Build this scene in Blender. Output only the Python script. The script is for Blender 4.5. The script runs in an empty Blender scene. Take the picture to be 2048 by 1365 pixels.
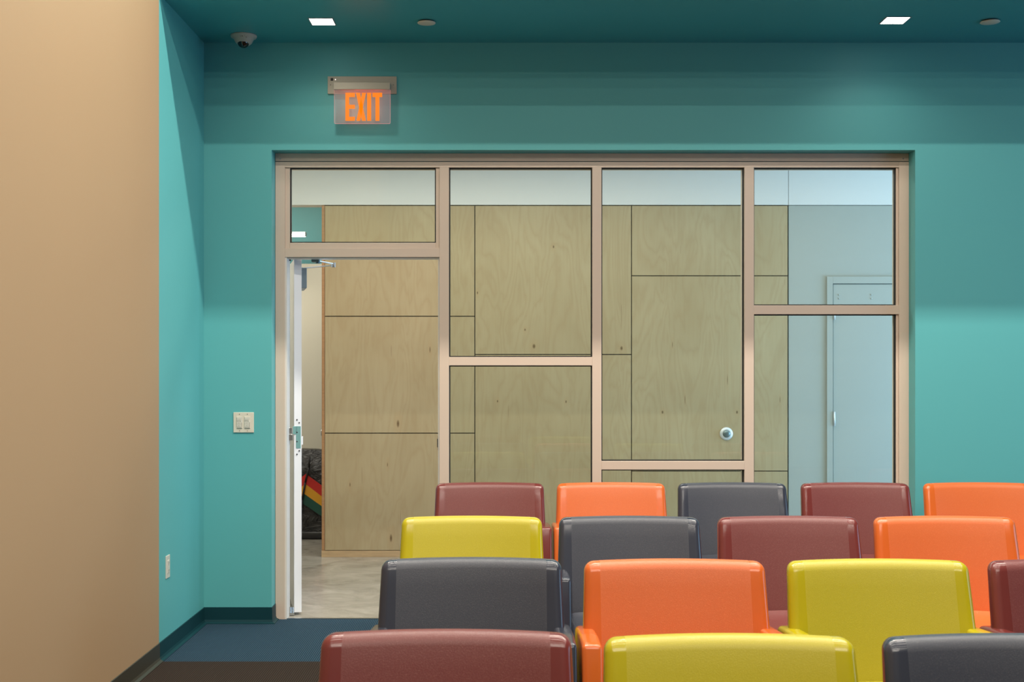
import bpy, bmesh, math, random
from mathutils import Vector, Matrix
S = bpy.context.scene
C = S.collection
F, VX, VY, EH = 2450.0, 1007.0, 738.0, 1.48      # focal length in px, vanishing point, eye height

# ------------------------------------------------------------------ camera
cd = bpy.data.cameras.new('camera'); cam = bpy.data.objects.new('camera', cd); C.objects.link(cam)
cam.location = (0, 0, EH); cam.rotation_euler = (math.pi/2, 0, 0)
cd.sensor_width = 36; cd.sensor_fit = 'HORIZONTAL'; cd.lens = F*36/2048
cd.shift_x = (1024-VX)/2048; cd.shift_y = (VY-682.5)/2048
cd.clip_start = 0.05; cd.clip_end = 60
cd.dof.use_dof = True; cd.dof.focus_distance = 6.0; cd.dof.aperture_fstop = 7.1
S.camera = cam
S.view_settings.view_transform = 'Standard'; S.view_settings.look = 'None'
S.view_settings.exposure = 0.0; S.view_settings.gamma = 1; S.view_settings.use_curve_mapping = False

# ------------------------------------------------------------------ world and large lights
w = bpy.data.worlds.new('world'); S.world = w; w.use_nodes = True
w.node_tree.nodes['Background'].inputs[0].default_value = (0.55, 0.72, 1.0, 1)
w.node_tree.nodes['Background'].inputs[1].default_value = 0.3

def area(name, loc, rot, sx, sy, power, col, spread=180):
    l = bpy.data.lights.new(name, 'AREA'); l.shape = 'RECTANGLE'; l.size = sx; l.size_y = sy
    l.energy = power; l.color = col; l.spread = math.radians(spread)
    o = bpy.data.objects.new(name, l); C.objects.link(o); o.location = loc; o.rotation_euler = rot
    return o
WARM = (1.0, 0.92, 0.80)
COOL = (0.36, 0.68, 1.0)
# rows of long thin ceiling lights of the tall room, parallel to the back wall
for i, (y, p) in enumerate(((5.30, 262), (3.81, 150), (2.36, 82), (0.90, 42), (-0.6, 115), (-2.0, 175))):
    area('ceiling_linear_light', (1.15, y, 4.88), (0, 0, 0), 5.2, 0.07, p, WARM)
# daylight through the tall windows of the right-hand wall
area('window_daylight', (7.9, 3.6, 1.6), (0, math.radians(90), 0), 2.6, 4.0, 125, COOL)
# corridor beyond the glass: its ceiling lights, and daylight from its right-hand end
area('corridor_light', (-0.6, 8.35, 3.15), (0, 0, 0), 3.6, 0.5, 60, (1.0, 0.93, 0.80))
area('corridor_light', (2.6, 8.35, 3.15), (0, 0, 0), 2.4, 0.5, 20, (1.0, 0.95, 0.86))
area('corridor_end_light', (-2.1, 10.3, 3.15), (0, 0, 0), 0.9, 0.6, 25, (1.0, 0.93, 0.80))
area('corridor_daylight', (5.6, 8.4, 1.1), (0, math.radians(90), 0), 1.9, 2.0, 175, (0.40, 0.68, 1.0))

# ------------------------------------------------------------------ helpers
def sr(r, g, b):
    f = lambda c: (c/255/12.92) if c/255 <= 0.04045 else ((c/255+0.055)/1.055)**2.4
    return (f(r), f(g), f(b), 1)
def at(x, y, Y):
    return Vector(((x-VX)*Y/F, Y, EH-(y-VY)*Y/F))
def ax(x, Y): return (x-VX)*Y/F
def az(y, Y): return EH-(y-VY)*Y/F

def mat(name, col, rough=0.5, metal=0.0, spec=0.5, coat=0.0):
    m = bpy.data.materials.new(name); m.use_nodes = True
    b = m.node_tree.nodes['Principled BSDF']
    b.inputs['Base Color'].default_value = col; b.inputs['Roughness'].default_value = rough
    b.inputs['Metallic'].default_value = metal; b.inputs['Specular IOR Level'].default_value = spec
    b.inputs['Coat Weight'].default_value = coat
    return m
class N:
    def __init__(s, m): s.t = m.node_tree; s.b = s.t.nodes['Principled BSDF']
    def new(s, typ, **kw):
        n = s.t.nodes.new(typ)
        for k, v in kw.items():
            if k.startswith('i_'): n.inputs[k[2:].replace('_', ' ')].default_value = v
            else: setattr(n, k, v)
        return n
    def ln(s, a, b): s.t.links.new(a, b)
    def math(s, op, a, b=None, c=None):
        n = s.t.nodes.new('ShaderNodeMath'); n.operation = op
        for i, v in enumerate((a, b, c)):
            if v is None: continue
            if isinstance(v, (int, float)): n.inputs[i].default_value = v
            else: s.ln(v, n.inputs[i])
        return n.outputs[0]
    def mix(s, f, a, b, mode='MIX'):
        n = s.t.nodes.new('ShaderNodeMix'); n.data_type = 'RGBA'; n.blend_type = mode
        for i, v in ((0, f), (6, a), (7, b)):
            if isinstance(v, (int, float)): n.inputs[i].default_value = v
            elif isinstance(v, tuple): n.inputs[i].default_value = v
            else: s.ln(v, n.inputs[i])
        return n.outputs[2]
    def coords(s, kind='Object', scale=(1, 1, 1)):
        tc = s.t.nodes.new('ShaderNodeTexCoord'); mp = s.t.nodes.new('ShaderNodeMapping')
        mp.inputs['Scale'].default_value = scale; s.ln(tc.outputs[kind], mp.inputs[0]); return mp.outputs[0]
    def noise(s, vec, scale, detail=3, rough=0.5, dist=0.0):
        n = s.t.nodes.new('ShaderNodeTexNoise'); n.inputs['Scale'].default_value = scale
        n.inputs['Detail'].default_value = detail; n.inputs['Roughness'].default_value = rough
        n.inputs['Distortion'].default_value = dist; s.ln(vec, n.inputs['Vector']); return n.outputs['Fac']
    def bump(s, h, strength, dist=0.002):
        n = s.t.nodes.new('ShaderNodeBump'); n.inputs['Strength'].default_value = strength
        n.inputs['Distance'].default_value = dist; s.ln(h, n.inputs['Height']); s.ln(n.outputs[0], s.b.inputs['Normal'])

def paint(name, col, rough=0.55):
    m = mat(name, col, rough, spec=0.3); n = N(m)
    v = n.coords(); f = n.noise(v, 1.3, 2)
    dark = tuple(c*0.96 for c in col[:3])+(1,)
    n.ln(n.mix(f, dark, col), n.b.inputs['Base Color'])
    n.bump(n.noise(v, 260, 2), 0.12, 0.0006)
    return m

def new_bm(): return bmesh.new()
def box(bm, x0, x1, y0, y1, z0, z1):
    vs = [bm.verts.new((x, y, z)) for x in (x0, x1) for y in (y0, y1) for z in (z0, z1)]
    for q in ((0,1,3,2), (4,6,7,5), (0,4,5,1), (2,3,7,6), (0,2,6,4), (1,5,7,3)):
        bm.faces.new([vs[i] for i in q])
def rbox(x0, x1, y0, y1, z0, z1, r, seg=3, cuts=(0, 0, 0)):
    bm = bmesh.new(); box(bm, x0, x1, y0, y1, z0, z1)
    bmesh.ops.recalc_face_normals(bm, faces=bm.faces[:])
    bmesh.ops.bevel(bm, geom=bm.edges[:], offset=r, segments=seg, profile=0.5, affect='EDGES')
    for ax_, (a, b) in enumerate(((x0, x1), (y0, y1), (z0, z1))):
        for k in range(cuts[ax_]):
            co = [0, 0, 0]; no = [0, 0, 0]; no[ax_] = 1
            co[ax_] = a+r+(b-a-2*r)*(k+1)/(cuts[ax_]+1)
            bmesh.ops.bisect_plane(bm, geom=bm.verts[:]+bm.edges[:]+bm.faces[:], plane_co=co, plane_no=no)
    return bm
def cyl(bm, p0, p1, r, seg=16, r2=None):
    p0 = Vector(p0); p1 = Vector(p1); d = p1-p0
    M = Matrix.Translation((p0+p1)/2) @ d.to_track_quat('Z', 'Y').to_matrix().to_4x4()
    bmesh.ops.create_cone(bm, cap_ends=True, segments=seg, radius1=r, radius2=r if r2 is None else r2, depth=d.length, matrix=M)
def lathe(bm, c, prof, seg=32, axis='Z'):
    rings = []
    for r, h in prof:
        ring = []
        for k in range(seg):
            a = 2*math.pi*k/seg
            if axis == 'Z': p = (c[0]+r*math.cos(a), c[1]+r*math.sin(a), c[2]+h)
            else: p = (c[0]+r*math.cos(a), c[1]+h, c[2]+r*math.sin(a))
            ring.append(bm.verts.new(p))
        rings.append(ring)
    for a, b in zip(rings, rings[1:]):
        for k in range(seg): bm.faces.new((a[k], a[(k+1) % seg], b[(k+1) % seg], b[k]))
    bm.faces.new(rings[0]); bm.faces.new(rings[-1])
def prism(bm, pts, y0, y1):
    """polygon in XZ extruded along Y"""
    a = [bm.verts.new((x, y0, z)) for x, z in pts]; b = [bm.verts.new((x, y1, z)) for x, z in pts]
    bm.faces.new(a); bm.faces.new(b[::-1])
    for i in range(len(pts)):
        j = (i+1) % len(pts); bm.faces.new((a[i], b[i], b[j], a[j]))
def obj(name, bm, m, parent=None, smooth=False, kind=None, bevel=0.0):
    bmesh.ops.recalc_face_normals(bm, faces=bm.faces[:])
    me = bpy.data.meshes.new(name); bm.to_mesh(me); bm.free()
    for mm in (m if isinstance(m, (list, tuple)) else [m]): me.materials.append(mm)
    if smooth:
        for p in me.polygons: p.use_smooth = True
    o = bpy.data.objects.new(name, me); C.objects.link(o)
    if parent: o.parent = parent
    if kind: o['kind'] = kind
    if bevel:
        md = o.modifiers.new('bevel', 'BEVEL'); md.width = bevel; md.segments = 2; md.limit_method = 'ANGLE'
    return o
def bx(name, x0, x1, y0, y1, z0, z1, m, parent=None, kind=None, bevel=0.0):
    bm = new_bm(); box(bm, x0, x1, y0, y1, z0, z1); return obj(name, bm, m, parent, kind=kind, bevel=bevel)
def thing(name, label, cat, loc=(0, 0, 0), group=None, kind=None):
    o = bpy.data.objects.new(name, None); C.objects.link(o); o.location = loc
    if label: o['label'] = label; o['category'] = cat
    if group: o['group'] = group
    if kind: o['kind'] = kind
    return o
def tag(o, label, cat, group=None):
    o['label'] = label; o['category'] = cat
    if group: o['group'] = group
    return o

# ------------------------------------------------------------------ materials
TEAL = paint('teal_paint', (0.102, 0.40, 0.415, 1), 0.5)
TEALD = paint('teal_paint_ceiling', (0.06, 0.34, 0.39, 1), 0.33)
BEIGE = paint('beige_paint', (0.385, 0.257, 0.148, 1), 0.55)
WHITEP = paint('white_paint', (0.72, 0.72, 0.70, 1), 0.6)
GREYD = paint('dark_grey_paint', (0.22, 0.21, 0.20, 1), 0.7)
CREAM = paint('cream_paint', (0.70, 0.67, 0.56, 1), 0.6)
GREYP = paint('pale_grey_paint', (0.38, 0.40, 0.365, 1), 0.5)
FRAME = mat('tan_metal_paint', (0.60, 0.49, 0.405, 1), 0.38, spec=0.5)
LEAFW = mat('daylit_white_door_paint', (0.78, 0.82, 0.87, 1), 0.35)  # white with the blue of the daylight mixed into its colour
BLACK = mat('black_rubber', (0.006, 0.006, 0.007, 1), 0.6)
SEAL = mat('dark_joint', (0.02, 0.018, 0.015, 1), 0.8)
STEEL = mat('brushed_steel', (0.55, 0.57, 0.58, 1), 0.28, metal=1.0)
CHROME = mat('chrome', (0.75, 0.77, 0.80, 1), 0.12, metal=1.0)
SCREW = mat('dark_screw', (0.05, 0.05, 0.055, 1), 0.4, metal=0.6)
ZINC = mat('zinc_plate', (0.20, 0.42, 0.42, 1), 0.4, metal=0.3)
BASET = mat('teal_rubber_base', (0.004, 0.036, 0.046, 1), 0.5, spec=0.2)
BASEB = mat('brown_rubber_base', (0.035, 0.032, 0.022, 1), 0.45)
PLASTW = mat('ivory_plastic', (0.66, 0.60, 0.50, 1), 0.35)
PLASTL = mat('light_ivory_plastic', (0.60, 0.57, 0.50, 1), 0.3)
SIGNH = mat('sign_metal', (0.44, 0.40, 0.32, 1), 0.5, spec=0.4)

def glass_mat(name, tint):
    m = bpy.data.materials.new(name); m.use_nodes = True; t = m.node_tree; t.nodes.clear()
    o = t.nodes.new('ShaderNodeOutputMaterial'); tr = t.nodes.new('ShaderNodeBsdfTransparent'); tr.inputs[0].default_value = tint
    gl = t.nodes.new('ShaderNodeBsdfGlossy'); gl.inputs['Roughness'].default_value = 0.0; gl.inputs[0].default_value = (0.9, 1.0, 0.97, 1)
    fr = t.nodes.new('ShaderNodeFresnel'); fr.inputs[0].default_value = 1.5
    mx = t.nodes.new('ShaderNodeMixShader'); t.links.new(fr.outputs[0], mx.inputs[0]); t.links.new(tr.outputs[0], mx.inputs[1]); t.links.new(gl.outputs[0], mx.inputs[2])
    t.links.new(mx.outputs[0], o.inputs[0]); return m
GLASS = glass_mat('window_glass', (0.90, 0.985, 0.965, 1))
ACRYL = glass_mat('clear_acrylic', (0.93, 0.95, 0.95, 1))
_t = ACRYL.node_tree; _e = _t.nodes.new('ShaderNodeEmission'); _e.inputs[0].default_value = (1, 0.50, 0.52, 1); _e.inputs[1].default_value = 0.075
_a = _t.nodes.new('ShaderNodeAddShader'); _o = [q for q in _t.nodes if q.type == 'OUTPUT_MATERIAL'][0]
_t.links.new(_o.inputs[0].links[0].from_socket, _a.inputs[0]); _t.links.new(_e.outputs[0], _a.inputs[1]); _t.links.new(_a.outputs[0], _o.inputs[0])
def emis(name, col, s):
    m = bpy.data.materials.new(name); m.use_nodes = True; b = m.node_tree.nodes['Principled BSDF']
    b.inputs['Base Color'].default_value = (0, 0, 0, 1); b.inputs['Emission Color'].default_value = col; b.inputs['Emission Strength'].default_value = s
    return m

def plywood():
    m = mat('birch_plywood', (0.5, 0.4, 0.25, 1), 0.42, spec=0.35); n = N(m)
    v = n.coords(scale=(2.6, 2.6, 0.55))
    f = n.noise(v, 1.6, 4, 0.45, 0.5)
    rings = n.math('FRACT', n.math('MULTIPLY', f, 13.0))
    rl = n.math('POWER', n.math('ABSOLUTE', n.math('SUBTRACT', rings, 0.5)), 2.0)      # 0..0.25
    v2 = n.coords(scale=(55, 55, 1.6)); fine = n.noise(v2, 2.0, 3)
    v3 = n.coords(scale=(1, 1, 0.6)); big = n.noise(v3, 2.4, 3)
    c = n.mix(big, (0.355, 0.268, 0.146, 1), (0.48, 0.395, 0.245, 1))
    c = n.mix(n.math('MULTIPLY', rl, 0.95), c, (0.31, 0.20, 0.095, 1))
    c = n.mix(n.math('MULTIPLY', n.math('SUBTRACT', fine, 0.35), 0.45), c, (0.34, 0.245, 0.125, 1))
    v4 = n.coords(scale=(60, 60, 2.2)); st = n.noise(v4, 1.0, 1)
    c = n.mix(n.math('MULTIPLY', n.math('GREATER_THAN', st, 0.80), 0.5), c, (0.20, 0.12, 0.06, 1))
    tc = n.t.nodes.new('ShaderNodeTexCoord'); sep = n.t.nodes.new('ShaderNodeSeparateXYZ'); n.ln(tc.outputs['Object'], sep.inputs[0])
    for px, py, rx, rz in ((860, 700, .005, .03), (700, 970, .005, .02), (1370, 800, .003, .045), (1455, 760, .003, .05), (1345, 690, .003, .03), (1560, 800, .003, .03), (775, 930, .004, .02), (1107, 494, .008, .014), (1068, 693, .014, .022), (1325, 825, .009, .016), (796, 848, .013, .034), (782, 1077, .012, .036),
                           (1243, 697, .012, .02), (1474, 825, .009, .016), (1132, 804, .007, .014), (995, 803, .007, .012), (1050, 660, .007, .012), (955, 586, .006, .014)):
        kx, kz = ax(px, PY), az(py, PY)
        dx = n.math('MULTIPLY', n.math('SUBTRACT', sep.outputs[0], kx), 1/rx); dz = n.math('MULTIPLY', n.math('SUBTRACT', sep.outputs[2], kz), 1/rz)
        d = n.math('ADD', n.math('MULTIPLY', dx, dx), n.math('MULTIPLY', dz, dz))
        k = n.math('SUBTRACT', 1.0, n.math('MINIMUM', n.math('MULTIPLY', d, 1.0), 1.0))
        halo = n.math('SUBTRACT', 1.0, n.math('MINIMUM', n.math('MULTIPLY', d, 0.08), 1.0))
        c = n.mix(n.math('MULTIPLY', halo, 0.28), c, (0.42, 0.28, 0.14, 1))
        c = n.mix(n.math('MULTIPLY', k, 0.9), c, (0.10, 0.055, 0.02, 1))
    n.ln(c, n.b.inputs['Base Color'])
    return m
PY = 9.62
PLY = plywood()
PLYE = mat('plywood_edge', (0.34, 0.17, 0.07, 1), 0.5)
def wood_edge(m, base):
    n = N(m); v = n.coords(scale=(3, 30, 30)); f = n.noise(v, 3, 3)
    n.ln(n.mix(f, tuple(c*0.75 for c in base)+(1,), tuple(c*1.25 for c in base)+(1,)), n.b.inputs['Base Color'])
PLINTH = mat('plinth_wood', (0.48, 0.33, 0.18, 1), 0.45); wood_edge(PLINTH, (0.48, 0.33, 0.18))

def concrete():
    m = mat('polished_concrete', (0.4, 0.37, 0.31, 1), 0.16, spec=0.6); n = N(m)
    v = n.coords(); a = n.noise(v, 2.6, 7, 0.62, 1.6); b = n.noise(n.coords(scale=(1, 3, 1)), 5, 5, 0.65, 0.8)
    ac = n.math('MULTIPLY_ADD', a, 2.6, -0.8); ac = n.math('MINIMUM', n.math('MAXIMUM', ac, 0.0), 1.0)
    c = n.mix(ac, (0.19, 0.172, 0.137, 1), (0.44, 0.41, 0.35, 1))
    c = n.mix(n.math('MULTIPLY', b, 0.5), c, (0.33, 0.33, 0.31, 1))
    n.ln(c, n.b.inputs['Base Color'])
    r = n.math('MULTIPLY_ADD', b, 0.25, 0.08); n.ln(r, n.b.inputs['Roughness']); n.bump(a, 0.08, 0.01)
    return m
CONC = concrete()
def carpet(name, c1, c2):
    m = mat(name, c1, 0.95, spec=0.1); n = N(m)
    tc = n.t.nodes.new('ShaderNodeTexCoord'); sep = n.t.nodes.new('ShaderNodeSeparateXYZ'); n.ln(tc.outputs['Object'], sep.inputs[0])
    rib = n.math('SINE', n.math('MULTIPLY', sep.outputs[0], 2*math.pi/0.0105))
    rib = n.math('MULTIPLY_ADD', rib, 0.5, 0.5)
    crs = n.math('MULTIPLY_ADD', n.math('SINE', n.math('MULTIPLY', sep.outputs[1], 2*math.pi/0.02)), 0.5, 0.5)
    pat = n.math('MULTIPLY', rib, n.math('MULTIPLY_ADD', crs, 0.35, 0.65))
    ns = n.noise(n.coords(), 90, 3)
    c = n.mix(pat, c2, c1); c = n.mix(n.math('MULTIPLY', ns, 0.35), c, tuple(x*0.6 for x in c1[:3])+(1,))
    n.ln(c, n.b.inputs['Base Color']); n.bump(pat, 0.6, 0.003); return m
CARB = carpet('blue_ribbed_carpet', (0.052, 0.104, 0.145, 1), (0.003, 0.012, 0.030, 1))
CARN = carpet('brown_ribbed_carpet', (0.056, 0.042, 0.034, 1), (0.014, 0.010, 0.008, 1))

def chair_plastic(name, col, speck):
    m = mat(name, col, 0.3, spec=0.5); n = N(m)
    tc = n.t.nodes.new('ShaderNodeTexCoord'); sep = n.t.nodes.new('ShaderNodeSeparateXYZ'); n.ln(tc.outputs['Object'], sep.inputs[0])
    ins = n.math('LESS_THAN', n.math('ABSOLUTE', sep.outputs[0]), 0.247)
    g = n.noise(n.coords(), 420, 2, 0.7)
    spk = n.math('MULTIPLY', n.math('GREATER_THAN', g, 0.6), 0.22)
    n.ln(n.mix(n.math('MULTIPLY', spk, ins), col, speck), n.b.inputs['Base Color'])
    n.ln(n.math('MULTIPLY_ADD', ins, 0.24, 0.17), n.b.inputs['Roughness'])
    bn = n.t.nodes.new('ShaderNodeBump'); bn.inputs['Distance'].default_value = 0.0012
    n.ln(n.math('MULTIPLY_ADD', ins, 0.35, 0.05), bn.inputs['Strength']); n.ln(g, bn.inputs['Height']); n.ln(bn.outputs[0], n.b.inputs['Normal'])
    return m
PL = {'maroon': chair_plastic('maroon_plastic', (0.150, 0.031, 0.028, 1), (0.38, 0.19, 0.15, 1)),
      'orange': chair_plastic('orange_plastic', (0.58, 0.120, 0.022, 1), (0.85, 0.28, 0.10, 1)),
      'yellow': chair_plastic('yellow_plastic', (0.415, 0.355, 0.008, 1), (0.58, 0.50, 0.08, 1)),
      'navy': chair_plastic('charcoal_blue_plastic', (0.034, 0.039, 0.056, 1), (0.16, 0.15, 0.15, 1))}

# ------------------------------------------------------------------ room shell
WY, LX = 7.116, -1.74          # back wall plane, left wall plane
FY = WY/0.9845                 # front face of the glazed frame (recessed in the wall)
SZ, SE = 3.375, 6.187          # soffit height and soffit front edge
RX, BY, HZ = 8.0, -4.0, 5.0    # right wall, wall behind the camera, tall ceiling
OX0, OX1 = ax(543.2, WY), ax(1830.4, WY); OZ = az(300.2, WY)
# carpet in two bands
bx('floor_carpet_blue', LX, RX, SE, FY+0.01, -0.05, 0.0, CARB, kind='structure')
bx('floor_carpet_brown', LX, RX, BY, SE, -0.05, 0.0, CARN, kind='structure')
# back wall with the opening
bm = new_bm()
W2 = FY+0.112
box(bm, LX, OX0, WY, W2, 0, SZ); box(bm, OX1, RX, WY, W2, 0, SZ); box(bm, OX0, OX1, WY, W2, OZ, SZ)
obj('wall_back', bm, TEAL, kind='structure')
bm = new_bm()
box(bm, LX-2, OX0, W2, FY+0.16, 0, SZ); box(bm, OX1, RX, W2, FY+0.16, 0, SZ); box(bm, OX0, OX1, W2, FY+0.16, OZ, SZ)
obj('wall_corridor_front', bm, CREAM, kind='structure')
# left wall: teal near the corner, beige from the soffit edge on
bx('wall_left_teal', LX-0.15, LX, SE, W2, 0, SZ, TEAL, kind='structure')
bx('wall_left', LX-0.15, LX, BY, SE, 0, HZ, BEIGE, kind='structure')
# soffit
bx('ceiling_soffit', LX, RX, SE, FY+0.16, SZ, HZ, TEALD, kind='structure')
bx('ceiling', LX-0.15, RX+0.15, BY-0.15, SE, HZ, HZ+0.12, GREYD, kind='structure')
# right wall with a window opening, wall behind the camera
bm = new_bm()
wy0, wy1, wz0, wz1 = 1.5, 5.7, 0.3, 2.9
box(bm, RX, RX+0.15, BY, wy0, 0, HZ); box(bm, RX, RX+0.15, wy1, FY+0.16, 0, HZ)
box(bm, RX, RX+0.15, wy0, wy1, 0, wz0); box(bm, RX, RX+0.15, wy0, wy1, wz1, HZ)
obj('wall_right', bm, GREYD, kind='structure')
bx('wall_front', LX-0.15, RX+0.15, BY-0.15, BY, 0, HZ, GREYD, kind='structure')

# rubber cove base
def cove(pts, m, name):
    """profile swept along plan polyline pts; room side on the left of the travel direction"""
    prof = [(0, 0.094), (0.004, 0.092), (0.005, 0.022), (0.009, 0.010), (0.022, 0.003), (0.022, 0.0), (0, 0)]
    bm = new_bm(); rows = []
    for i, p in enumerate(pts):
        p = Vector(p); d1 = (p-Vector(pts[i-1])).normalized() if i else None
        d2 = (Vector(pts[i+1])-p).normalized() if i < len(pts)-1 else None
        n1 = Vector((-d1.y, d1.x)) if d1 else None; n2 = Vector((-d2.y, d2.x)) if d2 else None
        if n1 and n2:
            b = (n1+n2).normalized(); k = 1/max(0.3, b.dot(n1)); nn = b*k
        else: nn = n1 or n2
        rows.append([bm.verts.new((p.x+nn.x*o, p.y+nn.y*o, z)) for o, z in prof])
    for a, b in zip(rows, rows[1:]):
        for k in range(len(prof)):
            j = (k+1) % len(prof); bm.faces.new((a[k], a[j], b[j], b[k]))
    bm.faces.new(rows[0]); bm.faces.new(rows[-1])
    return obj(name, bm, m, kind='structure')
cove([(OX0, FY-0.001), (OX0, WY), (LX, WY), (LX, SE)], BASET, 'baseboard_back')
cove([(LX, SE), (LX, BY)], BASEB, 'baseboard_left')
cove([(RX, WY), (OX1, WY), (OX1, FY-0.001)], BASET, 'baseboard_right')

# ------------------------------------------------------------------ glazed frame with door opening
win = thing('window_1', None, None, kind='structure')
fx = lambda x: ax(x, FY); fz = lambda y: az(y, FY)
D0, D1 = FY, FY+0.115
L0, L1 = fx(550.7), fx(569.7)
M = [(fx(879), fx(898)), (fx(1184.5), fx(1203)), (fx(1489), fx(1508))]
R0, R1 = fx(1798), fx(1818.2)
HT, HB = fz(307), fz(335)
b_ = 0.0012
bx('frame_jamb', L0, L1, D0, D1, 0, fz(324), FRAME, win, bevel=b_)
bx('frame_jamb', R0, R1, D0, D1, 0, fz(324), FRAME, win, bevel=b_)
for a, b in M: bx('frame_mullion', a, b, D0, D1, 0, HB, FRAME, win, bevel=b_)
bx('frame_head', L1, R0, D0+0.001, D1, HB, fz(324), FRAME, win, bevel=b_)
bx('frame_closure_strip', OX0+0.001, OX1-0.001, D0-0.002, D1, fz(322.6), OZ-0.0005, FRAME, win, bevel=b_)
bm = new_bm(); box(bm, OX0+0.0005, L0, D0+0.012, D1, 0, fz(324)); box(bm, R1, OX1-0.0005, D0+0.012, D1, 0, fz(324)); box(bm, L0, R1, D0+0.003, D1-0.004, fz(324.2), fz(322.4))
obj('frame_backing', bm, mat('shadow_gap', (0.06, 0.10, 0.10, 1), 0.7), win)
for x in (561, 1806):
    bm = new_bm(); c = at(x, 318, FY); cyl(bm, (c.x, FY-0.0035, c.z), (c.x, FY+0.004, c.z), 0.004, 12); obj('screw', bm, STEEL, win, True)
# rails
bx('frame_rail', M[0][1], M[1][0], D0, D1, fz(731.5), fz(714.5), FRAME, win, bevel=b_)
bx('frame_rail', M[1][1], M[2][0], D0, D1, fz(940), fz(923), FRAME, win, bevel=b_)
bx('frame_rail', M[2][1], R0, D0, D1, fz(629), fz(611), FRAME, win, bevel=b_)
bx('frame_rail', L1, M[0][0], D0, D1, fz(514.5), fz(497), FRAME, win, bevel=b_)
bx('frame_sill', M[0][1], R0, D0, D1, 0.0, 0.07, FRAME, win, bevel=b_)
# stops around the transom light (they step back from the face)
bm = new_bm()
box(bm, L1, fx(579), D0+0.012, D1-0.03, fz(497), HB); box(bm, fx(871.5), M[0][0], D0+0.012, D1-0.03, fz(497), HB)
box(bm, fx(579), fx(871.5), D0+0.010, D1-0.03, fz(497), fz(485.5))
obj('glazing_stop', bm, FRAME, win, bevel=b_)
bx('glazing_stop', fx(1793.5), R0, D0+0.012, D1-0.03, 0.07, HB, FRAME, win, bevel=b_)
GY = D0+0.030
def pane(x0, x1, z0, z1):
    g = 0.0065
    bm = new_bm()
    for a in ((x0, x0+g, z0, z1), (x1-g, x1, z0, z1), (x0+g, x1-g, z0, z0+g), (x0+g, x1-g, z1-g, z1)):
        box(bm, a[0], a[1], GY-0.008, GY+0.014, a[2], a[3])
    obj('gasket', bm, BLACK, win)
    bm = new_bm(); vs = [bm.verts.new(p) for p in ((x0+g, GY, z0+g), (x1-g, GY, z0+g), (x1-g, GY, z1-g), (x0+g, GY, z1-g))]
    bm.faces.new(vs); obj('glass_pane', bm, GLASS, win)
pane(fx(579), fx(871.5), fz(485.5), HB)
pane(M[0][1], M[1][0], fz(714.5), HB); pane(M[0][1], M[1][0], 0.07, fz(731.5))
pane(M[1][1], M[2][0], fz(923), HB);   pane(M[1][1], M[2][0], 0.07, fz(940))
pane(M[2][1], fx(1793.5), fz(611), HB);   pane(M[2][1], fx(1793.5), 0.07, fz(629))
# strike keeper on the door side of the first mullion
k = at(873.5, 886, FY)
bm = new_bm(); box(bm, M[0][0]-0.012, M[0][0], FY+0.03, FY+0.07, az(902, FY), az(873, FY)); box(bm, M[0][0]-0.016, M[0][0]-0.010, FY+0.035, FY+0.06, az(896, FY), az(879, FY))
obj('strike_keeper', bm, BLACK, win)
# door side stops of the frame (deep returns)
bm = new_bm(); box(bm, L1, L1+0.010, D0+0.006, D1+0.0, 0, fz(514.5)); box(bm, M[0][0]-0.010, M[0][0], D0+0.02, D0+0.028, 0, fz(514.5)); box(bm, L1+0.01, M[0][0]-0.010, D0+0.02, D1, fz(516.5), fz(514.5))
obj('door_stop', bm, mat('white_frame_paint', (0.66, 0.64, 0.60, 1), 0.35), win)
bx('threshold', L1, M[0][0], D0+0.01, D0+0.03, 0.0, 0.004, STEEL, win)

# ------------------------------------------------------------------ open door leaf on offset pivots
DY = FY+0.125                       # plane of the pivot edge of the open leaf
ex0, ex1 = ax(588.5, DY), ax(603.2, DY)
leaf = thing('door_1', None, None, kind='structure', loc=(ex1, DY, 0))
Wd, T = 0.90, ex1-ex0
ang = math.radians(13)
leaf.rotation_euler = (0, 0, ang)
dz0, dz1 = 0.018, az(517.5, DY)
# leaf: glazed metal door, stiles and rails round a pane
bx('leaf_panel', -T, 0, 0, Wd, dz0, dz1, LEAFW, leaf, bevel=0.001)
# intermediate pivot plate on the edge
pz0, pz1 = az(897, DY), az(853, DY)
zx = lambda x: (x-603.2)*DY/F
bm = new_bm(); box(bm, zx(592), zx(601.5), -0.003, 0.001, pz0, pz1); box(bm, zx(586), zx(594), -0.003, 0.001, az(869, DY), pz1)
obj('pivot_plate', bm, ZINC, leaf, bevel=0.0006)
bm = new_bm(); box(bm, zx(577), zx(584), -0.02, 0.0, az(868, DY), az(855.5, DY)); box(bm, zx(575.5), zx(585.5), -0.026, 0.004, az(880.5, DY), az(868.8, DY))
obj('pivot_knuckle', bm, STEEL, leaf, bevel=0.001)
bm = new_bm(); box(bm, zx(603.2)-0.001, zx(606), 0.0, 0.012, az(890, DY), az(873.5, DY)); obj('latch_guard', bm, LEAFW, leaf, bevel=0.001)
for x, y in ((594, 840), (598.5, 846), (594, 865), (594, 883.5), (598.5, 902), (594, 909)):
    bm = new_bm(); c = (zx(x), az(y, DY)); cyl(bm, (c[0], -0.0045, c[1]), (c[0], 0.002, c[1]), 0.0042, 12)
    obj('screw', bm, SCREW, leaf, True)
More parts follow.
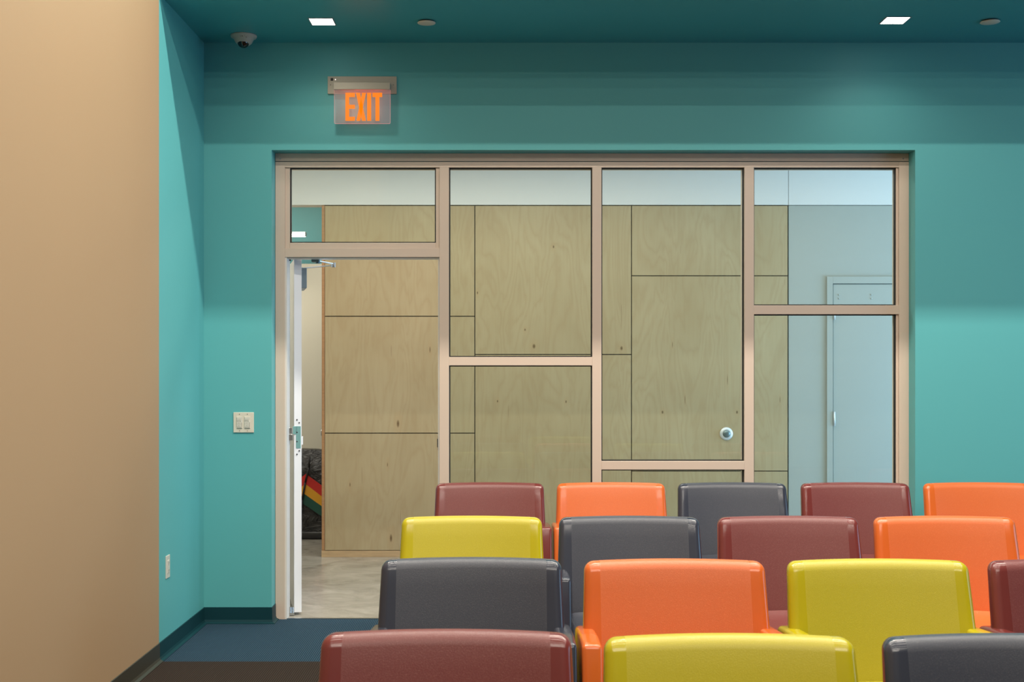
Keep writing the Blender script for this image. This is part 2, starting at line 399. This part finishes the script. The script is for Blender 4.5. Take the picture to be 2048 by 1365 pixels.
# bottom and top pivots
bm = new_bm(); cyl(bm, (zx(580.5), -0.01, 0.02), (zx(580.5), -0.01, az(1213, DY)), 0.0075, 14); cyl(bm, (zx(585.5), -0.006, 0.012), (zx(585.5), -0.006, az(1214, DY)), 0.005, 14)
box(bm, zx(577), zx(588.5), -0.02, 0.02, 0.006, 0.02); obj('bottom_pivot', bm, STEEL, leaf, False)
bm = new_bm(); cyl(bm, (zx(579.5), -0.008, dz1-0.016), (zx(579.5), -0.008, dz1+0.012), 0.008, 14); box(bm, zx(577), zx(588.5), -0.014, 0.012, dz1-0.004, dz1+0.004); obj('top_pivot', bm, SCREW, leaf)
# closer body on the face of the leaf, its arms reach back to the header
bm = rbox(0.002, 0.040, 0.13, 0.40, az(578, DY+0.2), az(537, DY+0.2), 0.003, 2); obj('closer_body', bm, mat('closer_cover', (0.20, 0.25, 0.28, 1), 0.35, metal=0.4), leaf)
inv = Matrix.Translation((ex1, DY, 0)) @ Matrix.Rotation(ang, 4, 'Z'); inv.invert()
def arm(p, q, w_, h_, m, name):
    p = inv @ p; q = inv @ q; d = q-p; bm = new_bm(); box(bm, -w_/2, w_/2, -w_/2, d.length+w_/2, -h_/2, h_/2)
    bm.transform(Matrix.Translation(p) @ d.to_track_quat('Y', 'Z').to_matrix().to_4x4()); obj(name, bm, m, leaf, bevel=0.0008)
elbow = at(667, 531, FY+0.25)
arm(at(606, 537, FY+0.31), elbow, 0.022, 0.006, STEEL, 'closer_arm')
arm(elbow+Vector((0, 0, 0.008)), at(632, 521.5, FY+0.13), 0.018, 0.006, STEEL, 'closer_arm')
bm = new_bm(); e = inv @ elbow; cyl(bm, e-Vector((0, 0, 0.012)), e+Vector((0, 0, 0.016)), 0.014, 16); obj('closer_elbow', bm, STEEL, leaf, False)
brk = bpy.data.objects  # header bracket belongs to the frame
c = at(632, 521, FY+0.13)
bm = new_bm(); box(bm, c.x-0.022, c.x+0.022, FY+0.100, FY+0.15, c.z-0.012, c.z+0.014); box(bm, c.x+0.022, c.x+0.085, FY+0.105, FY+0.125, c.z+0.006, c.z+0.014)
cyl(bm, (c.x+0.012, FY+0.12, c.z-0.02), (c.x+0.012, FY+0.12, c.z+0.005), 0.013, 16)
obj('closer_bracket', bm, mat('blue_grey_metal', (0.10, 0.17, 0.20, 1), 0.35, metal=0.7), win)

# ------------------------------------------------------------------ corridor beyond
HY0 = FY+0.16
HL, HR, FAR, CZ = -3.2, 6.0, 11.25, 3.20
BZ = az(411, PY)                     # underside of the white bulkhead = top of the plywood
PXL, PXR = ax(643.5, PY), ax(1576.5, PY)
bx('floor_corridor', HL, HR, FY+0.01, FAR+0.15, -0.05, 0.0, CONC, kind='structure')
bx('ceiling_corridor', HL, HR, HY0, FAR+0.15, CZ, CZ+0.1, WHITEP, kind='structure')
bm = new_bm(); box(bm, HL, PXR, PY, PY+0.15, BZ+0.004, CZ); box(bm, PXR+0.004, HR, PY, PY+0.15, BZ+0.004, CZ)
obj('trim_1', bm, WHITEP, kind='structure')
bx('wall_far_left', HL, PXL+0.5, FAR, FAR+0.12, 0, az(528, FAR), CREAM, kind='structure')
bx('wall_far_left_teal', HL, PXL+0.5, FAR, FAR+0.12, az(528, FAR), CZ, paint('dimmed_teal_paint', (0.10, 0.29, 0.315, 1)), kind='structure')  # wall teal darkened in its colour to stand for weaker light here
bx('wall_corridor_left', HL-0.12, HL, HY0, FAR, 0, CZ, CREAM, kind='structure')
bm = new_bm(); box(bm, HR, HR+0.12, HY0, PY, 2.8, CZ); box(bm, HR, HR+0.12, HY0, PY, 0, 0.1); obj('wall_corridor_right', bm, WHITEP, kind='structure')
GX0 = ax(1578, PY)
fdx0, fdx1, fdz = ax(1653.5, PY), ax(1666.5, PY), az(553.5, PY)
DR = fdx1+0.915+0.0
bm = new_bm(); box(bm, GX0, fdx0, PY+0.012, PY+0.14, 0, BZ); box(bm, fdx0, DR+0.055, PY+0.012, PY+0.14, fdz, BZ); box(bm, DR+0.055, HR, PY+0.012, PY+0.14, 0, BZ)
obj('wall_corridor_back', bm, GREYP, kind='structure')
SATIN = mat('satin_steel', (0.72, 0.74, 0.76, 1), 0.45, metal=0.5)
# corridor door
d2 = thing('door_2', None, None, kind='structure', loc=(fdx0, PY, 0))
def dl(x): return x-fdx0
ZH = az(568.5, PY)
bm = new_bm(); box(bm, 0, fdx1-fdx0-0.004, -0.006, 0.13, 0, fdz); box(bm, dl(DR), dl(DR)+0.055, -0.006, 0.13, 0, fdz); box(bm, fdx1-fdx0-0.004, dl(DR), -0.006, 0.13, ZH+0.004, fdz)
obj('door_frame', bm, GREYP, d2, bevel=0.0015)
bx('door_leaf', dl(fdx1)+0.002, dl(DR)-0.003, 0.006, 0.05, 0.01, ZH, GREYP, d2, bevel=0.0015)
bx('door_gap', dl(fdx1)-0.004, dl(DR), 0.03, 0.06, 0.0, ZH+0.004, SEAL, d2)
for y0, y1 in ((629, 640), (824, 852), (1010, 1038)):
    if y0 == 629: y0 = 612
    hx = dl(ax(1667.5, PY))
    bm = new_bm(); cyl(bm, (hx+0.002, -0.012, az(y1, PY)), (hx+0.002, -0.012, az(y0, PY)), 0.0075, 14)
    for t in (0.25, 0.5, 0.75):
        zz = az(y1, PY)*(1-t)+az(y0, PY)*t; cyl(bm, (hx+0.002, -0.012, zz-0.001), (hx+0.002, -0.012, zz+0.001), 0.0082, 14)
    obj('hinge', bm, SATIN, d2, True)
for x in (1678, 1743):
    for y in (590, 597.5):
        bm = new_bm(); cyl(bm, (dl(ax(x, PY)), 0.001, az(y, PY)), (dl(ax(x, PY)), 0.008, az(y, PY)), 0.006, 14); obj('through_bolt', bm, GREYP, d2, True)
bm = new_bm(); lathe(bm, (dl(DR)-0.07, 0.006, 0.98), [(0.035, 0), (0.035, -0.006), (0.012, -0.008), (0.011, -0.035), (0.026, -0.045), (0.028, -0.06), (0.015, -0.07)], 24, 'Y'); obj('door_knob', bm, STEEL, d2, True)

# plywood clad partition
ply = thing('plywood_partition', 'birch plywood clad partition wall in the corridor behind the glazing', 'partition', loc=(0, 0, 0))
pj = 0.0035
def sub(bm): return bm
def panel(x0, x1, y0, y1):
    a0, a1 = ax(x0, PY), ax(x1, PY); z0, z1 = az(y1, PY), az(y0, PY)
    bx('plywood_panel', a0+pj, a1-pj, PY, PY+0.018, z0+pj, z1-pj, PLY, ply, bevel=0.0008)
for q in ((649, 949.7, 411, 633), (649, 949.7, 633, 867), (649, 949.7, 867, 1102),
          (949.7, 1263, 411, 709.5), (949.7, 1263, 709.5, 1102),
          (1263, 1576, 411, 552), (1263, 1576, 552, 943), (1263, 1576, 943, 1102)):
    panel(*q)
bx('partition_core', PXL+0.02, PXR-0.003, PY+0.018, PY+0.75, 0.0, BZ, SEAL, ply)
bx('edge_trim', PXL, ax(649, PY)+0.001, PY-0.002, PY+0.75, az(1102, PY), BZ, PLYE, ply, bevel=0.001)
wood_edge(PLYE, (0.36, 0.19, 0.085))
bx('plinth', PXL-0.002, PXR, PY-0.004, PY+0.02, 0, az(1102, PY)-0.001, PLINTH, ply, bevel=0.001)
c = at(1452.5, 868, PY)
bm = new_bm(); lathe(bm, (c.x, PY, c.z), [(0.052, 0.0), (0.052, -0.003), (0.046, -0.010), (0.034, -0.012), (0.032, -0.012)], 40, 'Y')
ring = obj('pull_ring', bm, SATIN, ply, True)
bm = new_bm(); lathe(bm, (c.x, PY-0.011, c.z), [(0.030, 0.0), (0.029, -0.007), (0.024, -0.012), (0.008, -0.013)], 32, 'Y'); obj('lock_knob', bm, mat('grey_metal_knob', (0.20, 0.26, 0.27, 1), 0.35, metal=0.8), ply, True)
c = at(643, 867, PY)
bm = new_bm(); cyl(bm, (PXL-0.006, PY+0.02, c.z-0.02), (PXL-0.006, PY+0.02, c.z+0.03), 0.005, 12); obj('hinge', bm, STEEL, ply, True)

# linear lamp seen through the transom
c = at(592, 471.5, 10.9)
bm = rbox(-0.95+c.x-0.5, c.x+0.09, 10.86, 10.94, c.z-0.006, c.z+0.03, 0.004, 2)
lamp = thing('linear_pendant_lamp', 'slim white linear lamp seen through the glass above the open door', 'lamp', loc=(c.x-0.5, 10.9, c.z))
def rel(bm, o): bm.transform(Matrix.Translation(-Vector(o.location))); return bm
obj('lamp_housing', rel(bm, lamp), mat('lamp_white', (0.8, 0.8, 0.8, 1), 0.4), lamp)
bm = new_bm(); box(bm, c.x-1.4, c.x+0.08, 10.87, 10.93, c.z-0.009, c.z-0.006); box(bm, c.x-1.4, c.x+0.08, 10.855, 10.859, c.z-0.004, c.z+0.012)
obj('diffuser', rel(bm, lamp), emis('lamp_light', (1, 0.97, 0.9, 1), 5.0), lamp)
for dx in (-0.25, -1.2):
    bm = new_bm(); cyl(bm, (c.x+dx, 10.9, c.z+0.03), (c.x+dx, 10.9, CZ), 0.002, 8); obj('suspension_cable', rel(bm, lamp), STEEL, lamp)

# ------------------------------------------------------------------ sports bag leaning in the corridor
BGY = 10.62
bag = thing('sports_bag', 'tall black nylon bag with red yellow and green chevron stripes behind the open door', 'bag', loc=(-1.62, 10.78, 0))
NYL = mat('black_nylon', (0.010, 0.010, 0.011, 1), 0.35, spec=0.6)
n = N(NYL); n.bump(n.noise(n.coords(scale=(1, 1, 1.6)), 9, 4, 0.6, 1.5), 0.9, 0.03)
def bagdef(x, z):
    return 0.012*math.sin(x*31+z*17)+0.010*math.sin(z*43-x*12)
bm = rbox(-0.30, 0.36, -0.16, 0.16, 0.0, 0.74, 0.05, 4, (10, 2, 12))
for v in bm.verts:
    f = bagdef(v.co.x, v.co.z)
    if v.co.y < 0: v.co.y -= f*0.7
    t = max(0, (v.co.z-0.60)/0.14)
    v.co.y *= 1-0.45*t
    if v.co.z > 0.6: v.co.z += 0.035*math.sin((v.co.x+0.3)*7.0)*t + (0.06*max(0, -(v.co.x)-0.1)*2)*t
    if v.co.z < 0.1: v.co.z = max(0, v.co.z)
obj('bag_body', bm, NYL, bag, True)
def bp(x, y):
    p = at(x, y, BGY); return p.x+1.62, p.z
def stripe(pts, col, nm, lab):
    bm = new_bm(); prism(bm, [bp(*p) for p in pts], -0.186, -0.178); o = obj('stripe', bm, col, bag); o['label'] = lab
    return o
stripe([(590, 966), (612.5, 948), (655, 979), (655, 1001), (612, 968), (590, 984)], mat('red_nylon', (0.55, 0.02, 0.015, 1), 0.4), '', 'red nylon stripe')
stripe([(590, 984), (612, 968), (655, 1001), (655, 1020), (610, 988), (590, 1002)], mat('yellow_nylon', (0.75, 0.36, 0.02, 1), 0.4), '', 'yellow nylon stripe')
stripe([(590, 1002), (610, 988), (655, 1020), (655, 1040), (608, 1008), (590, 1020)], mat('green_nylon', (0.008, 0.075, 0.055, 1), 0.4), '', 'green nylon stripe')
bm = new_bm(); pr = None
for q in ((621, 914, -0.20), (619.5, 935, -0.205), (612, 965, -0.20), (606, 1000, -0.20), (602, 1040, -0.19)):
    x, z = bp(q[0], q[1]); p = Vector((x, q[2], z))
    if pr is not None: cyl(bm, pr, p, 0.009, 10)
    pr = p
obj('strap', bm, BLACK, bag, True)
bm = rbox(-0.305, 0.365, -0.175, 0.165, 0.0, 0.07, 0.02, 3); obj('bottom_trim', bm, mat('black_mesh_trim', (0.02, 0.02, 0.022, 1), 0.3), bag, True)

# ------------------------------------------------------------------ exit sign
sg = thing('exit_sign', 'red lit EXIT sign with clear panel mounted on the wall above the door', 'exit sign', loc=(ax(725, WY), WY, az(171, WY)))
X = lambda x: ax(x, WY)-sg.location.x
Z = lambda y: az(y, WY)-sg.location.z
bx('back_plate', X(656), X(793.5), -0.012, 0, Z(188.5), Z(153.7), SIGNH, sg, bevel=0.001)
PYS = -0.045
Xs = lambda x: ax(x, WY+PYS)-sg.location.x
Zs = lambda y: az(y, WY+PYS)-sg.location.z
bx('lamp_housing', Xs(668), Xs(780.3), -0.062, -0.012, Zs(180), Zs(166.5), SIGNH, sg, bevel=0.001)
bm = new_bm()
p = [(Xs(668.5), Zs(180)), (Xs(668.5), Zs(245.5)), (Xs(670), Zs(248)), (Xs(779.5), Zs(248)), (Xs(781), Zs(245.5)), (Xs(781), Zs(180))]
prism(bm, p, PYS-0.003, PYS+0.003); obj('clear_panel', bm, ACRYL, sg)
bm = new_bm(); q = [(Xs(668.5)+.0012, Zs(180)), (Xs(668.5)+.0012, Zs(245.5)), (Xs(670)+.001, Zs(248)+.0015), (Xs(779.5)-.001, Zs(248)+.0015), (Xs(781)-.0012, Zs(245.5)), (Xs(781)-.0012, Zs(180))]
for i in range(len(p)-1):
    a, b, c_, d_ = p[i], p[i+1], q[i+1], q[i]
    prism(bm, [a, b, c_, d_], PYS-0.0036, PYS-0.003)
obj('glowing_edge', bm, emis('pink_edge_glow', (1.0, 0.35, 0.33, 1), 0.75), sg)
OR = emis('orange_letter', (1.0, 0.215, 0.002, 1), 1.05)
def letter(nm, polys):
    bm = new_bm()
    for pl in polys: prism(bm, [(Xs(x), Zs(y)) for x, y in pl], PYS-0.0055, PYS-0.0035)
    o = obj('letter', bm, OR, sg); o['label'] = 'glowing orange letter '+nm
R = lambda x0, x1, y0, y1: [(x0, y0), (x1, y0), (x1, y1), (x0, y1)]
letter('E', [R(691, 698.5, 186, 242), R(698.5, 710, 186, 194.5), R(698.5, 710, 210, 218), R(698.5, 710, 234, 242)])
letter('X', [[(712, 186), (720, 186), (732, 242), (724, 242)], [(724.5, 186), (732, 186), (720.5, 242), (713, 242)]])
letter('I', [R(734.5, 742.5, 186, 242)])
letter('T', [R(745, 764.5, 186, 194.5), R(751, 759, 194.5, 242)])
bx('test_switch', X(662), X(667), -0.0145, -0.012, Z(162.5), Z(157.5), BLACK, sg)
bm = new_bm(); cyl(bm, (X(671.3), -0.0145, Z(160.3)), (X(671.3), -0.012, Z(160.3)), 0.0022, 12); obj('status_light', bm, emis('status_white', (1, 0.8, 0.75, 1), 3), sg)
for x in (661.8, 787):
    bm = new_bm(); cyl(bm, (X(x), -0.014, Z(171)), (X(x), -0.012, Z(171)), 0.0022, 10); obj('screw', bm, SCREW, sg)
a_ = area('exit_sign_glow', (ax(727, WY), WY-0.045, az(181, WY)), (0, 0, 0), 0.26, 0.006, 0.35, (1, 0.06, 0.03)); a_.parent = None
a_ = area('exit_sign_glow', (ax(727, WY), WY-0.035, az(214, WY)), (math.radians(90), 0, 0), 0.2, 0.14, 0.18, (1, 0.10, 0.06))

# ------------------------------------------------------------------ ceiling fittings
def downlight(px, py, lab):
    Y = (VY-py) ; s = (VY-py)/(SZ-EH); Y = F/s; x = ax(px, Y)
    t = thing('recessed_downlight', lab, 'ceiling light', loc=(x, Y, SZ), group='square downlights in the soffit')
    h, g = 0.068, 0.006
    bm = new_bm()
    for a in ((-h, -h+g, -h, h), (h-g, h, -h, h), (-h+g, h-g, -h, -h+g), (-h+g, h-g, h-g, h)): box(bm, a[0], a[1], a[2], a[3], -0.003, 0)
    obj('trim_frame', bm, mat('grey_trim', (0.3, 0.3, 0.3, 1), 0.4), t)
    bx('lens', -h+g, h-g, -h+g, h-g, -0.002, 0, emis('downlight_lens', (1.0, 0.97, 0.92, 1), 14.0), t)
    a = area('downlight_beam', (x, Y, SZ-0.012), (0, 0, 0), 0.11, 0.11, 1.7, (1.0, 0.90, 0.76), 130)
    return t
downlight(644.5, 43, 'square recessed downlight above the EXIT sign')
downlight(1790, 40.5, 'square recessed downlight above the right end of the glazing')
def disc(px, py, lab, r):
    s = (VY-py)/(SZ-EH); Y = F/s; x = ax(px, Y)
    t = thing('sprinkler_cover', lab, 'sprinkler', loc=(x, Y, SZ), group='round sprinkler covers in the soffit')
    bm = new_bm(); lathe(bm, (0, 0, 0), [(r*0.85, 0), (r*0.85, -0.006)], 32); obj('shadow_ring', bm, SEAL, t)
    bm = new_bm(); lathe(bm, (0, 0, -0.006), [(r*0.98, 0), (r, -0.002), (r*0.97, -0.004), (r*0.7, -0.0065), (r*0.3, -0.008)], 36); obj('cover_plate', bm, PLASTW, t, True)
disc(853, 43, 'round off-white sprinkler cover plate nearer the EXIT sign', 0.050)
disc(1980, 41.5, 'round off-white sprinkler cover plate near the right edge', 0.052)
s = (VY-71)/(SZ-EH); Yc = F/s
cm = thing('security_camera', 'white dome security camera with dark lens on the ceiling by the corner', 'camera', loc=(ax(487.5, Yc), Yc, SZ))
bm = new_bm(); lathe(bm, (0, 0, 0), [(0.074, 0), (0.074, -0.006), (0.070, -0.013), (0.056, -0.018), (0.054, -0.026), (0.046, -0.042), (0.032, -0.054)], 40)
camw = mat('camera_white', (0.48, 0.45, 0.40, 1), 0.4); obj('dome_housing', bm, camw, cm, True)
bm = new_bm(); bmesh.ops.create_uvsphere(bm, u_segments=32, v_segments=20, radius=0.034, matrix=Matrix.Translation((0.0, -0.010, -0.040))); obj('lens_dome', bm, mat('black_gloss', (0.004, 0.004, 0.005, 1), 0.05, spec=0.8), cm, True)
for x, z in ((-0.006, -0.018), (0.002, -0.018), (0.006, -0.018), (0.018, -0.014), (0.026, -0.024)):
    bm = new_bm(); cyl(bm, (x, -0.062, z-0.001), (x, -0.050, z), 0.0016, 8); obj('vent_hole', bm, SCREW, cm)

# ------------------------------------------------------------------ switch plate and outlet
sw = thing('light_switch_plate', 'ivory double light switch plate on the teal wall left of the door', 'light switch', loc=(ax(487.5, WY), WY, az(845.5, WY)))
bm = rbox(-0.0595, 0.0595, -0.006, 0.002, -0.059, 0.059, 0.0025, 2); obj('wall_plate', bm, PLASTW, sw)
for cx in (-0.0235, 0.0225):
    bm = rbox(cx-0.0165, cx+0.0165, -0.009, -0.004, -0.034, 0.034, 0.0015, 2)
    k = obj('dimmer_switch', bm, PLASTL, sw)
    bm = new_bm(); box(bm, cx-0.015, cx+0.010, -0.0105, -0.009, 0.0075, 0.030); box(bm, cx-0.015, cx+0.010, -0.0105, -0.009, -0.010, 0.005); box(bm, cx-0.015, cx+0.010, -0.0105, -0.009, -0.025, -0.0115)
    obj('button', bm, PLASTL, k, bevel=0.0005)
    bm = new_bm(); box(bm, cx-0.015, cx+0.015, -0.0098, -0.009, -0.0335, -0.0305); box(bm, cx+0.0125, cx+0.014, -0.0098, -0.009, -0.026, 0.0)
    for z in (-0.003, -0.018): box(bm, cx-0.004, cx-0.001, -0.0112, -0.0105, z-0.0015, z+0.0015)
    for kk in range(5): box(bm, cx-0.011+kk*0.004, cx-0.0085+kk*0.004, -0.0112, -0.0105, 0.0135, 0.0155)
    obj('marking', bm, mat('grey_print', (0.22, 0.22, 0.19, 1), 0.5), k)
    bm = new_bm(); box(bm, cx+0.0125, cx+0.0145, -0.0105, -0.009, 0.001, 0.012); obj('slider', bm, mat('white_slider', (0.85, 0.85, 0.82, 1), 0.3), k)
    for z in (0.048, -0.048):
        bm = new_bm(); cyl(bm, (cx, -0.0075, z), (cx, -0.005, z), 0.0022, 10); obj('screw', bm, SCREW, sw)
Yo = F/386.4
ot = thing('wall_outlet', 'white power outlet low on the teal side wall', 'outlet', loc=(LX, Yo, az(1134, Yo)))
bm = rbox(-0.001, 0.005, -0.035, 0.035, -0.0585, 0.0585, 0.002, 2); obj('wall_plate', bm, PLASTL, ot)
bm = rbox(0.003, 0.0075, -0.0165, 0.0165, -0.033, 0.033, 0.001, 2); obj('receptacle', bm, PLASTL, ot)
for z in (-0.019, 0.019):
    bm = new_bm(); box(bm, 0.0070, 0.0078, -0.008, -0.0055, z-0.004, z+0.004); box(bm, 0.0070, 0.0078, 0.0055, 0.008, z-0.004, z+0.004); cyl(bm, (0.0070, 0, z-0.0095), (0.0078, 0, z-0.0095), 0.0025, 10)
    obj('socket_slots', bm, SCREW, ot)

# ------------------------------------------------------------------ chairs
LEAN = math.tan(math.radians(14.5))
def back_mesh():
    H0, H1, t = 0.40, 0.846, 0.075
    bm = rbox(-0.297, 0.297, 0, t, H0, H1, 0.030, 5, (12, 0, 6))
    for v in bm.verts:
        x, y, z = v.co
        u = x/0.297
        k = 1+0.055*(H1-z)/(H1-H0)
        v.co.x = x*k
        v.co.y = y*(1-0.10*(z-H0)/(H1-H0)) - (H1-z)*LEAN + 0.030*(1-u*u) - 0.015
        v.co.z = z + 0.004*(1-u*u)
    return bm
def seat_mesh():
    bm = rbox(-0.268, 0.268, -0.42, -0.04, 0.30, 0.452, 0.030, 5, (8, 8, 0))
    for v in bm.verts:
        x, y, z = v.co; f = (-0.04-y)/0.38
        u = x/0.268
        if z > 0.37: v.co.z = z+0.045*max(0, 1-f/0.35)**2-0.008*(1-u*u)*min(1, f*2)
    return bm
def arm_mesh(s):
    x0, x1 = (0.266, 0.328) if s > 0 else (-0.328, -0.266)
    bm = rbox(x0, x1, -0.46, 0.03, 0.0, 0.650, 0.015, 4, (0, 10, 6))
    for v in bm.verts:
        x, y, z = v.co; f = (0.03-y)/0.49
        d = min(1, max(0, (0.650-z)/0.25))
        front = 0.345+0.055*d
        v.co.y = 0.03-f*(front+0.03)
        if z > 0.3: v.co.z = z-0.020*max(0, 1-f*1.6)
    return bm
def base_mesh():
    bm = rbox(-0.266, 0.266, -0.40, 0.01, 0.0, 0.34, 0.02, 3); return bm
def make_chair(col):
    t = thing('armchair', 'x', 'chair')
    m = PL[col]
    obj('backrest', back_mesh(), m, t, True); obj('seat', seat_mesh(), m, t, True)
    obj('arm', arm_mesh(-1), m, t, True); obj('arm', arm_mesh(1), m, t, True); obj('base', base_mesh(), m, t, True)
    return t
rows = [
 ('A', 2.91, 'moulded plastic armchairs in the nearest row', [(-0.136, 'maroon', 'maroon plastic armchair at the left end of the nearest row'),
    (0.5375, 'yellow', 'yellow plastic armchair in the nearest row, between the maroon and the charcoal one'),
    (1.203, 'navy', 'charcoal plastic armchair cut by the corner of the photo in the nearest row')]),
 ('B', 4.043, 'moulded plastic armchairs in the second row from the camera', [(-0.1056, 'navy', 'charcoal plastic armchair directly behind the nearest maroon armchair, left end of its row'),
    (0.565, 'orange', 'orange plastic armchair in the second row, directly behind the nearest yellow armchair'),
    (1.237, 'yellow', 'yellow plastic armchair in the second row, between an orange and a maroon one'),
    (1.904, 'maroon', 'maroon plastic armchair at the right edge of the photo, second row from the front')]),
 ('C', 5.195, 'moulded plastic armchairs in the third row from the camera', [(-0.1346, 'yellow', 'yellow plastic armchair at the left end of the third row, behind a charcoal one'),
    (0.534, 'navy', 'charcoal plastic armchair in the third row, right of the yellow one at its end'),
    (1.2087, 'maroon', 'maroon plastic armchair in the third row, between a charcoal and an orange one'),
    (1.872, 'orange', 'orange plastic armchair at the right end of the third row')]),
 ('D', 6.742, 'moulded plastic armchairs in the last row by the glazing', [(-0.0757, 'maroon', 'maroon plastic armchair at the left end of the last row, nearest the doorway'),
    (0.5917, 'orange', 'orange plastic armchair in the last row, before the glass, beside the leftmost maroon one'),
    (1.259, 'navy', 'charcoal plastic armchair in the last row against the glazing'),
    (1.937, 'maroon', 'maroon plastic armchair in the last row before the blue corridor door'),
    (2.614, 'orange', 'orange plastic armchair at the right end of the last row against the teal wall')])]
proto = {}
def dup(root):
    r = root.copy(); C.objects.link(r)
    for ch in root.children:
        c = ch.copy(); C.objects.link(c); c.parent = r
    return r
rnd = random.Random(4)
for _, y, grp, lst in rows:
    for x, col, lab in lst:
        if col not in proto: t = proto[col] = make_chair(col)
        else: t = dup(proto[col])
        t.location = (x, y, 0); t.scale = (1, 1, {'A': 0.988, 'B': 0.994}.get(_, 1.0) if x > 0.2 else 1.0); t['label'] = lab; t['category'] = 'chair'; t['group'] = grp
